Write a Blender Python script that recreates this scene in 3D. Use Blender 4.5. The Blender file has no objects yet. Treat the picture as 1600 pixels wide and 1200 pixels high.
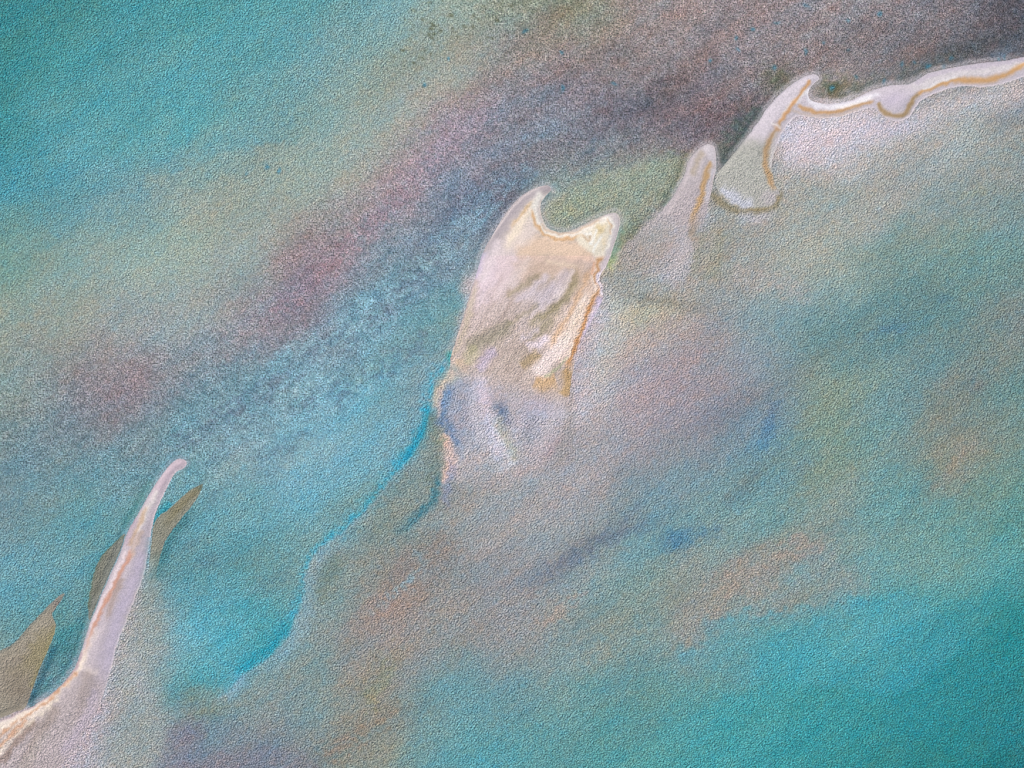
import bpy, math
import numpy as np

C = bpy.context.scene
PI = math.pi
# ------------------------------------------------------------------ camera, sky, sun, exposure
cam = bpy.data.objects.new('aerial_camera', bpy.data.cameras.new('aerial_camera'))
C.collection.objects.link(cam)
cam.location = (0, 0, 400); cam.rotation_euler = (0, 0, 0)
cam.data.lens = 36; cam.data.sensor_width = 36
cam.data.clip_start = 1; cam.data.clip_end = 20000
C.camera = cam
SUN_EL, SUN_AZ = math.radians(37), math.radians(-52)      # azimuth from north, west negative: light comes from upper left
w = bpy.data.worlds.new('World'); C.world = w; w.use_nodes = True
nt = w.node_tree; bg = nt.nodes['Background']
sky = nt.nodes.new('ShaderNodeTexSky'); sky.sky_type = 'NISHITA'; sky.sun_disc = False
sky.sun_elevation = SUN_EL; sky.sun_rotation = SUN_AZ
nt.links.new(sky.outputs[0], bg.inputs[0]); bg.inputs[1].default_value = 0.08
sl = bpy.data.lights.new('sun', 'SUN'); sl.energy = 3.6; sl.angle = math.radians(0.5); sl.color = (1.0, 0.95, 0.88)
so = bpy.data.objects.new('sun', sl); C.collection.objects.link(so)
so.rotation_euler = (PI/2 - SUN_EL, 0, PI - SUN_AZ); so.location = (-200, 150, 300)
C.view_settings.view_transform = 'Standard'; C.view_settings.look = 'None'
C.view_settings.exposure = 0.46; C.view_settings.gamma = 1.0
GAIN = np.array([1.10, 1.10, 1.13])                       # light that reaches a flat white surface under this sun and sky

# ------------------------------------------------------------------ sediment map: one texel = 0.25 m of sea floor
S = 0.25
X0, Y0, NX, NY = -160, -160, 1920, 1520
gy, gx = np.mgrid[0:NY, 0:NX].astype(np.float32)
gx += X0; gy += Y0
def toxy(px, py): return (px-800)*S, (600-py)*S

def smooth(t):
    t = np.clip(t, 0, 1); return t*t*(3-2*t)
def fnoise(lx, ly, ang=0.0, seed=0, power=1.0):
    """gaussian noise with feature length lx along ang (deg, up-right positive) and ly across, unit variance"""
    r = np.random.default_rng(seed)
    n = r.standard_normal((NY, NX)).astype(np.float32)
    f = np.fft.rfft2(n)
    ky = np.fft.fftfreq(NY)[:, None]; kx = np.fft.rfftfreq(NX)[None, :]
    a = math.radians(ang); ca, sa = math.cos(a), math.sin(a)
    u = kx*ca - ky*sa; v = kx*sa + ky*ca
    k2 = (u*lx)**2 + (v*ly)**2
    f *= np.exp(-2.2*k2) if power == 1.0 else 1/(1+8*k2)**power
    f[0, 0] = 0
    o = np.fft.irfft2(f, s=(NY, NX)); o /= o.std()
    return o.astype(np.float32)

def catmull(pts, n=8, closed=False):
    P = np.array(pts, float)[:, :2]; N = len(P); out = []
    rng = range(N if closed else N-1)
    for i in rng:
        g = (lambda j: P[j % N]) if closed else (lambda j: P[min(max(j, 0), N-1)])
        p0, p1, p2, p3 = g(i-1), g(i), g(i+1), g(i+2)
        for k in range(n):
            t = k/n
            out.append(.5*((2*p1)+(-p0+p2)*t+(2*p0-5*p1+4*p2-p3)*t*t+(-p0+3*p1-3*p2+p3)*t**3))
    if not closed: out.append(P[-1])
    return np.array(out)
def line_dist(x, y, pl, vals=None):
    best = np.full(x.shape, 1e9, np.float32); bv = np.zeros(x.shape, np.float32)
    for i in range(len(pl)-1):
        ax, ay = pl[i]; bx, by = pl[i+1]
        dx, dy = bx-ax, by-ay; L = dx*dx+dy*dy+1e-9
        t = np.clip(((x-ax)*dx+(y-ay)*dy)/L, 0, 1)
        d = (x-ax-t*dx)**2+(y-ay-t*dy)**2
        m = d < best
        best = np.where(m, d, best)
        v = (i+t)/(len(pl)-1)
        bv = np.where(m, v, bv)
    return np.sqrt(best), bv
def inside(x, y, pl):
    c = np.zeros(x.shape, bool); n = len(pl); j = n-1
    for i in range(n):
        xi, yi = pl[i]; xj, yj = pl[j]
        if yi != yj:
            c ^= ((yi > y) != (yj > y)) & (x < (xj-xi)*(y-yi)/(yj-yi)+xi)
        j = i
    return c
def sdf(x, y, pl):
    cl = np.vstack([pl, pl[:1]])
    d, _ = line_dist(x, y, cl)
    return np.where(inside(x, y, pl), d, -d)
def box(pl, pad):
    x0 = int(max(0, pl[:, 0].min()-pad-X0)); x1 = int(min(NX, pl[:, 0].max()+pad-X0+1))
    y0 = int(max(0, pl[:, 1].min()-pad-Y0)); y1 = int(min(NY, pl[:, 1].max()+pad-Y0+1))
    return slice(y0, y1), slice(x0, x1)

# warps shared by every edge so that nothing is drawn with a ruler
W1 = fnoise(60, 40, 30, 1)*1.0; W2 = fnoise(60, 40, 30, 2)*1.0
w1 = fnoise(9, 7, 30, 3); w2 = fnoise(9, 7, 30, 4)
mott = fnoise(16, 9, 38, 5); mott2 = fnoise(5, 3.5, 38, 6); big = fnoise(150, 40, 33, 7); tiny = fnoise(2.4, 1.8, 38, 8)

# ---- broad colours of water and bottom, on a 100-unit lattice
rows = """
45,135,135 55,140,140 62,145,148 68,150,152 75,152,156 82,155,158 110,162,162 145,165,148 138,150,125 135,138,112 145,132,122 148,136,130 148,136,132 142,136,134 135,130,130 120,114,114 92,90,90
50,140,140 62,148,150 75,152,156 78,154,158 85,155,158 108,160,160 140,160,145 152,152,134 142,132,122 138,124,116 130,118,112 135,120,115 135,125,122 135,126,122 125,118,115 112,110,108 110,108,108
58,145,148 80,158,164 82,160,165 88,162,165 105,160,160 128,160,150 148,155,142 155,142,140 122,126,132 118,120,126 115,108,110 125,112,112 130,120,115 190,184,180 172,172,168 160,166,158 150,156,148
70,150,160 82,152,160 110,158,160 140,160,145 142,158,142 138,152,138 155,142,140 120,130,140 105,112,120 135,150,132 140,155,132 150,152,142 160,162,150 162,166,156 158,164,156 145,158,150 138,152,145
110,155,140 125,158,148 140,164,150 148,168,152 150,158,148 145,132,132 110,135,142 115,140,148 130,140,140 150,155,140 146,148,138 135,132,122 160,166,155 155,168,155 125,152,140 120,155,145 112,148,140
140,155,138 142,155,142 145,155,148 145,155,150 138,140,140 122,130,138 108,155,165 98,148,150 170,165,150 182,178,170 176,170,154 150,150,145 135,155,152 112,148,145 108,145,142 112,142,136 130,140,132
135,155,142 130,135,132 135,128,130 110,140,145 112,155,162 118,162,171 102,158,167 150,150,145 170,160,158 180,176,166 165,155,155 155,148,148 125,146,150 130,150,135 115,150,148 125,140,130 115,145,138
115,145,145 115,138,140 110,142,146 104,152,158 116,158,166 120,170,181 110,166,177 145,145,140 172,170,170 158,158,158 150,150,152 130,145,148 115,148,152 128,152,135 118,150,145 145,145,128 120,148,138
110,142,144 95,148,150 92,150,156 92,152,159 96,158,166 98,164,175 115,145,135 140,150,145 152,158,156 145,150,148 115,145,150 120,155,155 125,155,148 135,155,145 110,158,155 115,155,145 95,150,142
95,158,168 88,150,158 88,148,152 85,150,158 85,155,160 120,148,138 148,142,132 140,145,140 145,150,150 130,150,148 130,155,148 150,150,138 145,150,140 125,155,150 110,158,155 100,158,155 75,152,156
100,150,150 85,145,150 150,160,150 92,170,182 68,160,172 125,150,145 150,145,138 140,148,142 145,152,148 130,155,152 130,155,150 145,150,142 88,160,164 80,160,165 70,155,160 60,150,156 40,142,145
150,155,148 170,162,165 152,160,152 95,152,155 128,150,148 125,150,145 140,142,130 105,155,156 98,152,154 102,152,148 98,150,148 82,155,158 70,154,158 60,150,154 50,147,154 42,143,150 36,134,140
190,160,150 165,160,162 150,158,155 132,132,140 118,130,138 125,140,135 135,148,132 90,155,160 85,155,158 85,150,150 80,155,155 72,155,158 62,152,156 52,148,152 42,142,146 35,136,138 30,128,136
""".strip().split('\n')
G = np.array([[[float(c) for c in t.split(',')] for t in r.split()] for r in rows])
def sample_lattice(px, py):
    u = np.clip(px/100, 0, 15.9999); v = np.clip(py/100, 0, 11.9999)
    iu = u.astype(int); iv = v.astype(int); fu = u-iu; fv = v-iv
    def wts(t): return [.5*(-t+2*t*t-t**3), .5*(2-5*t*t+3*t**3), .5*(t+4*t*t-3*t**3), .5*(-t*t+t**3)]
    wu, wv = wts(fu), wts(fv)
    out = np.zeros(px.shape+(3,), np.float32)
    for a in range(4):
        for b in range(4):
            out += (wu[a]*wv[b])[..., None]*G[np.clip(iv+b-1, 0, 12), np.clip(iu+a-1, 0, 16)]
    return out
F = sample_lattice(gx+W1*9+w1*2, gy+W2*9+w2*2)

def mix(F, sl, m, col):
    m = np.clip(m, 0, 1)[..., None]
    F[sl] = F[sl]*(1-m)+np.array(col, np.float32)*m
def stroke(F, pts, wid, soft, col, op=1.0, warp=2.0, fade=(0, 0), side=None, rough=0.0):
    """wid: half width (number or list along the line); soft: feather; fade: share of the length that fades in / out"""
    pl = catmull(pts, 6)
    ws = np.atleast_1d(np.array(wid, float))
    sl = box(pl, ws.max()+soft+6+warp*3)
    x = gx[sl]+w1[sl]*warp; y = gy[sl]+w2[sl]*warp
    d, t = line_dist(x, y, pl)
    wv = np.interp(t, np.linspace(0, 1, len(ws)), ws)
    m = np.exp(-(d/(wv+.6*soft))**2.3*1.05)
    if fade[0]: m = m*smooth(t/fade[0])
    if fade[1]: m = m*smooth((1-t)/fade[1])
    if rough: m = m*np.clip(1+rough*mott2[sl], 0, 1.6)
    mix(F, sl, m*op, col)
def patch(F, pts, soft, col, op=1.0, warp=4.0, rough=0.0, inner=None, closed_smooth=True):
    """soft-edged area; soft: feather in units, inner: distance inside at which it is full"""
    pl = catmull(pts, 6, True) if closed_smooth else np.array(pts, float)
    sl = box(pl, soft+warp*3)
    d = sdf(gx[sl]+w1[sl]*warp*.5+W1[sl]*warp*.3, gy[sl]+w2[sl]*warp*.5+W2[sl]*warp*.3, pl)
    m = smooth((d+soft)/(2*soft if inner is None else soft+inner))
    if rough: m = m*np.clip(.75+rough*mott[sl], 0, 1.5)
    mix(F, sl, m*op, col)
def blob(F, cx, cy, rx, ry, ang, col, op=1.0, rough=0.0, warp=5.0, p=2.0):
    R = max(rx, ry)*2.2; warp = warp*.6
    sl = box(np.array([[cx-R, cy-R], [cx+R, cy+R]]), 0)
    x = gx[sl]+w1[sl]*warp-cx; y = gy[sl]+w2[sl]*warp-cy
    a = math.radians(ang); u = x*math.cos(a)-y*math.sin(a); v = x*math.sin(a)+y*math.cos(a)
    m = np.exp(-((u/rx)**2+(v/ry)**2)**(p/2))
    if rough: m = m*np.clip(1+rough*mott[sl], 0, 1.7)
    mix(F, sl, m*op, col)

CL = fnoise(18, 9, 36, 41)*.8+fnoise(7, 4.5, 40, 42)*.5+fnoise(3.5, 2.5, 30, 43)*.3
CL2 = fnoise(16, 8, 34, 44)*.8+fnoise(7, 4, 38, 45)*.6
def clump(F, cx, cy, rx, ry, ang, col, op=1.0, k=.26, lo=.34, wd=.4, noise=None):
    R = max(rx, ry)*2.2
    sl = box(np.array([[cx-R, cy-R], [cx+R, cy+R]]), 0)
    x = gx[sl]-cx; y = gy[sl]-cy; a = math.radians(ang)
    u = x*math.cos(a)-y*math.sin(a); v = x*math.sin(a)+y*math.cos(a)
    e = np.exp(-((u/rx)**2+(v/ry)**2)); n = (CL if noise is None else noise)[sl]
    mix(F, sl, smooth((e+k*n*smooth(e*4)-lo)/wd)*op, col)
# ---- weed beds, silt and plumes
# olive tongue against the deep water
patch(F, [(235,268),(330,238),(400,222),(470,222),(560,170),(640,120),(690,60),(720,130),(640,210),(560,290),(420,340),(300,350),(240,310)], 16, (152,163,147), .4, 5)
stroke(F, [(240,262),(270,264),(330,240),(400,220),(460,216)], 1, 10, (84,158,168), .4)
blob(F, 262, 252, 26, 12, 20, (82,156,170), .5)
# pink-mauve ribbon
stroke(F, [(60,610),(190,600),(330,560),(440,480),(520,410),(600,330),(680,240),(740,180),(830,120)], [16,20,24,26,28,26,26,26,24], 24, (148,132,138), .34, 6, (.4,.15), rough=.35)
stroke(F, [(400,505),(450,470),(500,420),(560,370)], [6,20,16,8], 18, (126,112,120), .34, 6, (.3,.3), rough=.5)
blob(F, 465, 490, 40, 18, 40, (124,110,118), .3, .6)
stroke(F, [(600,310),(660,260),(720,200),(800,150)], 12, 22, (164,136,142), .45, 5, (.3,.3), rough=.4)
stroke(F, [(100,640),(180,640),(230,625)], 10, 18, (136,122,124), .12, 6, (.3,.3), rough=.5)
# dark weed
for cx, cy, rx, ry, a, c, o in [(1045,130,40,10,20,(62,54,54),.6),(1040,150,30,14,20,(64,60,56),.5),(1000,172,60,12,12,(78,68,70),.55),(930,170,50,12,18,(84,74,76),.5),
        (860,140,60,20,35,(108,88,88),.4),(1120,185,80,25,15,(90,78,80),.5),(1160,215,50,20,40,(78,74,72),.5),(880,225,80,20,20,(90,86,94),.5),
        (740,305,80,22,35,(84,82,94),.5),(790,300,45,18,35,(72,70,80),.5),(700,340,50,14,38,(92,94,106),.5),(690,430,55,10,35,(84,88,102),.55),(640,470,40,10,35,(100,104,116),.5),
        (900,250,80,10,18,(106,128,140),.55),(960,215,50,8,20,(104,136,146),.6),(880,190,50,14,25,(112,138,150),.5),(940,270,50,12,15,(100,124,136),.6),(820,215,70,14,28,(116,130,146),.5),
        (840,150,40,10,25,(104,136,150),.45),(740,260,60,14,32,(116,132,148),.4),(560,450,60,12,35,(108,148,160),.4),(620,400,60,12,35,(114,130,142),.4),
        (385,685,28,7,35,(92,128,140),.6),(348,718,22,8,15,(92,128,136),.6),(412,740,22,12,10,(88,136,150),.5),(322,878,20,9,5,(82,120,128),.6),(300,850,22,6,20,(86,125,134),.6),
        (375,860,28,34,70,(78,136,140),.55),(420,910,35,16,20,(82,132,142),.55),(330,780,14,6,60,(90,124,134),.5),(470,590,40,12,30,(84,140,156),.4),(520,560,26,10,30,(90,128,140),.5),
        (540,500,30,10,20,(120,180,192),.5),(500,650,70,30,35,(108,178,190),.3),(420,700,60,25,30,(108,176,188),.3),(360,820,50,20,40,(104,174,186),.3),(600,580,60,30,50,(100,172,182),.3),
        (340,980,75,42,15,(96,174,188),.6),(330,930,70,30,5,(104,174,186),.3),(345,1055,40,20,20,(50,164,184),.6),(310,1065,30,14,0,(70,150,156),.5),(415,985,24,28,-20,(56,148,152),.5),
        (70,900,60,22,30,(110,170,180),.3),(560,740,60,22,40,(100,174,188),.35),(500,700,50,22,40,(108,176,188),.3)]:
    blob(F, cx, cy, rx, ry, a, c, o*.3, .45, 6); clump(F, cx, cy, rx*1.15, ry*1.2, a, c, o*.42)
# dark top right
blob(F, 1600, 20, 80, 60, 20, (70,70,74), .55, .2); blob(F, 1530, 72, 100, 13, 16, (76,78,76), .65, .35); blob(F, 1440, 108, 64, 11, 22, (84,92,80), .6, .35)
blob(F, 1570, 82, 34, 8, 10, (118,130,140), .6, .4); blob(F, 1595, 78, 24, 10, 10, (70,80,84), .5, .3)
blob(F, 1300, 135, 36, 16, 0, (84,92,66), .8, .35); blob(F, 1345, 135, 30, 12, 18, (104,110,92), .5, .35)
blob(F, 1215, 125, 22, 26, 50, (88,98,70), .7, .35)
stroke(F, [(1190,158),(1170,190),(1150,220),(1125,250)], 4, 26, (78,92,78), .7, 5, (.2,.05), rough=.3)
blob(F, 1130, 245, 12, 24, 30, (74,88,80), .6)
stroke(F, [(1075,235),(1058,270),(1040,300),(1012,335),(975,380)], 4, 26, (108,116,84), .7, 5, (.15,.1), rough=.3)
# olive pool between the bars
patch(F, [(852,330),(880,300),(930,270),(985,256),(1055,246),(1060,280),(1020,330),(985,370),(955,420),(900,400),(860,362)], 9, (150,156,132), .9, 5, .12)
blob(F, 900, 320, 50, 14, 25, (152,156,116), .5, .3); blob(F, 1010, 268, 44, 10, 14, (132,152,130), .6); blob(F, 950, 345, 40, 14, 20, (128,136,116), .5)
stroke(F, [(862,364),(880,368),(898,364),(915,356)], 1.5, 9, (98,122,122), .75, 1)
stroke(F, [(968,360),(962,385),(954,408)], 1, 12, (88,140,104), .8, 1)
stroke(F, [(1010,345),(985,370),(965,392)], 3, 14, (96,112,78), .6, 3, (.3,.1))
blob(F, 955, 412, 10, 8, 60, (158,168,100), .7)
# lee of the two eastern bars: pale silt fading off
patch(F, [(1215,190),(1262,172),(1300,178),(1366,160),(1400,184),(1430,165),(1500,140),(1600,118),(1640,130),(1600,165),(1480,185),(1380,215),(1330,265),(1240,270),(1212,250)], 26, (196,188,186), .85, 4, 0, 30)
patch(F, [(1222,185),(1290,185),(1360,175),(1370,215),(1300,240),(1225,245)], 24, (208,194,198), .7, 4)
blob(F, 1405, 200, 44, 16, 0, (196,192,208), .6); blob(F, 1250, 222, 28, 30, 0, (204,190,196), .4)
stroke(F, [(1600,128),(1560,136),(1500,142),(1450,150)], 4, 16, (178,170,160), .4, 2)
blob(F, 1290, 330, 110, 40, 10, (164,168,156), .5); blob(F, 1520, 300, 30, 8, 20, (150,160,120), .3); blob(F, 1340, 300, 60, 16, 25, (158,162,142), .4, .3)
blob(F, 1440, 240, 100, 22, 12, (160,164,156), .5)
# bar of the second spit, drowned part
patch(F, [(1110,300),(1135,322),(1160,333),(1200,330),(1225,345),(1190,420),(1130,460),(1060,478),(1010,472),(960,450),(975,410),(1010,370),(1050,320)], 22, (158,158,146), .8, 5)
stroke(F, [(1052,318),(1030,350),(1005,385),(975,430)], 12, 22, (164,158,152), .7, 4, (.1,.3))
stroke(F, [(1088,320),(1070,370),(1050,420),(1035,455)], [16,20,24,20], 20, (182,172,172), .75, 4, (.05,.25))
stroke(F, [(1130,350),(1120,400),(1105,450)], 6, 16, (150,146,118), .55, 4, (.2,.3))
stroke(F, [(960,462),(1000,466),(1030,472),(1080,478),(1110,478)], 1.5, 11, (118,116,104), .65, 3, (.3,.4))
stroke(F, [(1090,330),(1083,360),(1078,390)], 2, 10, (158,134,98), .6, 2, (.1,.5))
stroke(F, [(1150,335),(1185,340),(1200,332)], 4, 14, (190,186,194), .4, 2, (.3,.3))
stroke(F, [(1130,440),(1180,435),(1240,450),(1285,478)], 5, 20, (176,170,162), .55, 6, (.2,.3), rough=.3)
blob(F, 1150, 470, 44, 16, -5, (146,166,168), .5); blob(F, 1210, 480, 80, 18, 0, (132,158,156), .5)
blob(F, 1010, 490, 60, 20, 10, (172,176,146), .6); blob(F, 1050, 520, 60, 26, 15, (180,164,152), .55); blob(F, 1070, 560, 90, 40, 30, (162,150,152), .45)
stroke(F, [(1212,225),(1218,260),(1228,290),(1222,305)], 3, 12, (176,170,160), .55, 2)
# main bar: drowned apron and plume
patch(F, [(742,430),(728,480),(708,550),(690,590),(680,620),(686,680),(705,740),(760,760),(820,740),(870,700),(895,640),(905,560),(935,500),(930,440)], 15, (180,170,167), .9, 2, 0, 6)
blob(F, 740, 650, 40, 44, 0, (164,166,180), .5)
stroke(F, [(758,560),(750,590),(756,625),(764,660),(776,700),(800,722)], [3,5,5,6,6,5], 10, (206,196,204), .75, 2, (.2,.2))
stroke(F, [(770,640),(782,680),(800,715),(786,732),(772,728)], [3,4,4,4,2], 7, (216,212,212), .75, 2, (.3,.1))
stroke(F, [(772,622),(786,645),(800,668)], [3,5,3], 7, (96,116,142), .8, 2, (.3,.3), rough=.3)
stroke(F, [(780,660),(792,690),(805,712)], 3, 7, (166,160,132), .6, 2)
blob(F, 830, 650, 36, 26, 40, (180,178,196), .55); blob(F, 850, 620, 30, 24, 30, (186,172,180), .6); blob(F, 858, 695, 30, 18, 30, (164,140,144), .55, .3)
stroke(F, [(892,590),(892,620),(886,650),(878,680)], 3, 9, (158,138,108), .55, 2, (.1,.5))
stroke(F, [(940,480),(926,530),(915,580),(908,640),(896,700)], [12,14,16,20,22], 18, (190,180,190), .6, 3, (.05,.3))
blob(F, 945, 560, 28, 90, -8, (184,188,176), .5); blob(F, 1000, 620, 70, 46, 25, (170,158,160), .6); blob(F, 1110, 640, 80, 46, 20, (146,140,148), .5)
blob(F, 905, 740, 90, 30, 35, (168,166,166), .55); blob(F, 830, 790, 100, 30, 35, (160,160,158), .5); blob(F, 760, 750, 50, 24, 20, (144,148,144), .5)
# green shelf south-west of the main bar, with the blue lip of deeper water along its edge
SH = [(706,560),(694,578),(682,593),(673,625),(670,652),(660,685),(642,712),(620,740),(597,770),(575,797),(548,822),(527,840),(503,857),(486,878),(480,902),(477,927),(467,960),(450,995),(425,1025),(400,1043),(377,1062),(355,1085),(330,1098)]
stroke(F, SH, 3, 30, (76,168,188), .5, 3, (.05,.05), rough=.2)
stroke(F, SH, [1,2,3,4,5,4,3,3,3,3,2], 12, (46,158,186), .62, 2.5, (.06,.12), rough=.5)
stroke(F, [(672,625),(668,655),(658,680),(640,706),(622,728)], 3, 9, (18,148,178), .6, 1.5, (.2,.2))
stroke(F, [(462,960),(440,995),(415,1018),(392,1036),(368,1058)], 5, 14, (24,146,164), .6, 2, (.2,.2), rough=.3)
patch(F, SH+[(345,1120),(420,1085),(500,1020),(570,940),(620,880),(655,815),(680,782),(692,740),(694,690),(690,655),(688,620)], 3, (136,150,142), .85, 1.2, .05)
stroke(F, [(676,640),(684,670),(686,705),(682,740),(676,775)], [6,12,12,10,6], 14, (104,124,104), .42, 2, (.1,.2), rough=.3)
stroke(F, [(650,730),(640,770),(600,810),(560,850)], [8,16,16,10], 20, (130,140,122), .35, 3, (.2,.2), rough=.3)
stroke(F, [(530,860),(510,900),(500,950)], [8,12,8], 16, (112,134,116), .5, 3, (.2,.2), rough=.3)
stroke(F, [(686,735),(682,762),(674,786),(656,801),(634,821),(606,852)], [1,2,3,3,3,2], 6, (58,122,134), .7, 1.5, (.15,.3), rough=.3)
stroke(F, SH[6:], 1, 4, (150,164,160), .5, 1, (.1,.2))
stroke(F, [(540,836),(510,862),(494,882),(489,905),(486,932),(476,964),(458,1000),(432,1030),(404,1050)], [2,4,5,6,6,6,5,3], 10, (142,168,172), .6, 2, (.15,.2))
stroke(F, [(378,1060),(362,1082),(345,1096)], 3, 8, (140,176,190), .6, 1.5)
stroke(F, [(560,880),(530,930),(510,980)], 4, 16, (130,158,152), .5, 4, (.2,.2))
# the folded lip: blue hollow, tan and pink rim
patch(F, [(716,596),(700,602),(690,617),(685,636),(686,654),(698,672),(708,690),(713,716),(722,715),(728,690),(736,660),(744,625),(738,602)], 9, (138,152,172), .6, 2, .1)
stroke(F, [(708,600),(694,618),(689,640),(692,656),(702,672),(709,690),(713,712)], [5,6,6,5,4,3,3], 8, (78,120,166), .5, 2, (.1,.15), rough=.35)
stroke(F, [(714,575),(700,592),(686,608),(680,625),(678,645)], [4,5,3,2,2], 5, (214,190,160), .75, 1.2, (.15,.2))
stroke(F, [(690,610),(686,632),(684,650)], 1.5, 4, (204,178,166), .7, 1)
stroke(F, [(688,678),(697,688),(703,705),(704,724),(697,745),(693,758)], [2,5,7,8,5,2], 5, (222,186,168), .85, 1.2, (.1,.1))
stroke(F, [(710,718),(704,745),(696,775),(700,800)], 2, 7, (128,140,168), .6, 2, (.15,.3))
blob(F, 690, 690, 4, 6, 0, (110,140,110), .6)
stroke(F, [(703,556),(709,570)], 2, 8, (24,150,150), .7, 1)
# red-brown silt fields
for cx, cy, rx, ry, a, c, o in [(640,885,90,32,38,(146,134,118),.6),(660,930,40,20,60,(128,124,112),.55),(620,990,100,40,35,(146,140,128),.55),(590,1060,30,50,-30,(136,138,104),.5),
        (560,1130,70,22,30,(142,130,108),.6),(540,1160,40,18,30,(150,130,112),.5),(720,850,80,30,38,(156,152,146),.5),(690,880,30,40,-25,(138,124,112),.4),(780,950,120,50,32,(148,144,138),.5),(880,880,90,40,32,(150,146,142),.4),
        (1180,890,85,24,30,(170,148,132),.7),(1265,850,46,18,15,(170,148,134),.65),(1245,872,50,14,5,(164,146,130),.6),(1130,960,70,22,30,(164,150,132),.6),(1220,960,60,18,15,(150,150,134),.6),
        (1500,730,50,24,25,(154,146,130),.6),(1470,755,30,22,40,(150,142,124),.45),(1520,590,60,26,20,(138,136,130),.45),(1525,602,18,12,0,(116,108,106),.5),(870,960,40,12,40,(170,152,132),.6),
        (960,985,60,30,25,(152,150,130),.5),(870,1090,60,22,-5,(138,150,138),.5),(930,1040,80,26,25,(140,152,142),.5),(1320,780,90,34,30,(140,150,140),.4),
        (1300,640,70,22,35,(138,152,126),.5),(1240,700,60,20,35,(140,148,122),.45),(1340,600,60,22,30,(138,152,124),.45),(1570,780,60,30,20,(126,150,130),.4)]:
    blob(F, cx, cy, rx, ry, a, c, o*.25, .5, 7); clump(F, cx, cy, rx*1.15, ry*1.15, a, c, o*.38)
# the big silt patch with its ragged southern edge against the blue
patch(F, [(1085,1004),(1100,998),(1120,985),(1150,975),(1190,980),(1225,970),(1250,955),(1300,946),(1330,935),(1356,938),(1350,905),(1300,860),(1230,845),(1160,860),(1110,900),(1070,960)], 5, (150,150,144), .5, 9, .1)
for cx, cy, rx, ry, a, c, o in [(1170,905,60,26,20,(172,150,136),.6),(1255,850,34,14,0,(176,150,136),.6),(1240,868,26,8,0,(172,150,138),.5),(1120,960,50,16,35,(166,150,136),.55),(1210,950,40,12,15,(160,148,134),.5),
        (1240,895,24,14,30,(120,166,166),.5),(1200,940,30,8,30,(118,160,160),.4),(1500,700,30,12,20,(158,148,136),.5),(1480,742,26,14,50,(160,146,130),.5),(640,900,70,18,40,(152,136,120),.5),(690,870,26,34,-30,(146,130,116),.45),
        (600,1040,40,16,40,(150,142,124),.5),(575,1150,50,14,35,(158,138,112),.6),(540,1165,34,14,30,(160,138,114),.6),(590,1075,14,40,-25,(140,142,98),.55),(645,1010,30,10,35,(150,140,118),.4),(880,950,36,10,38,(172,148,132),.5),(965,1000,50,18,30,(156,150,132),.4)]:
    clump(F, cx, cy, rx, ry, a, c, o*.62, .34)
stroke(F, [(790,925),(830,905),(868,886),(900,862),(945,840),(990,828),(1025,836)], [1,3,5,5,4,3,2], 14, (108,126,140), .5, 5, (.2,.2), rough=.4)
stroke(F, [(1030,850),(1052,842),(1075,842),(1110,830),(1140,822)], [3,6,7,4,2], 11, (88,130,152), .5, 5, (.2,.25), rough=.5)
stroke(F, [(960,848),(1000,846),(1030,858),(1060,870)], 3, 12, (124,162,160), .5, 4, (.2,.3))
stroke(F, [(560,965),(620,925),(660,880),(640,850)], 1.5, 7, (128,168,178), .45, 5, (.3,.3), rough=.5)
stroke(F, [(1380,860),(1420,800),(1440,740),(1455,700)], 2, 14, (104,142,140), .4, 5, (.2,.3), rough=.4)
stroke(F, [(1130,800),(1170,762),(1190,720)], 3, 14, (108,130,134), .45, 5, (.2,.3), rough=.4)
patch(F, [(1060,1012),(1100,1006),(1150,985),(1200,986),(1255,966),(1310,955),(1360,946),(1420,930),(1500,1000),(1400,1080),(1200,1060),(1080,1040)], 9, (78,162,180), .4, 6)
# cloudy blue-grey weed below the mauve ribbon
for cx, cy, rx, ry, a in [(760,290,70,26,34),(700,350,60,22,34),(660,420,70,20,36),(600,470,60,20,34),(560,520,50,16,34),(470,560,60,18,34),(400,620,60,18,30),(330,660,60,18,30),(620,560,60,16,34),(520,610,50,14,30)]:
    clump(F, cx, cy, rx, ry, a, (96,118,134), .38, .5, .42, .5, CL2); clump(F, cx+14, cy+18, rx, ry*.8, a, (134,178,190), .3, .5, .42, .5)
stroke(F, [(395,505),(450,470),(510,420),(560,370),(620,315),(680,255)], [3,8,9,8,6,4], 14, (150,118,122), .4, 5, (.2,.2), rough=.5)
for cx, cy, rx, ry, a in [(440,560,44,12,34),(520,540,40,12,34),(560,480,44,12,34),(620,440,40,10,36),(480,620,50,12,30),(400,650,44,10,30),(560,610,44,12,34),(350,700,40,10,30),(440,700,44,12,25)]:
    clump(F, cx, cy, rx, ry, a, (96,132,144), .4, .5, .45, .35, CL2); clump(F, cx+22, cy-14, rx, ry, a, (138,186,192), .4, .5, .45, .35)
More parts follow.
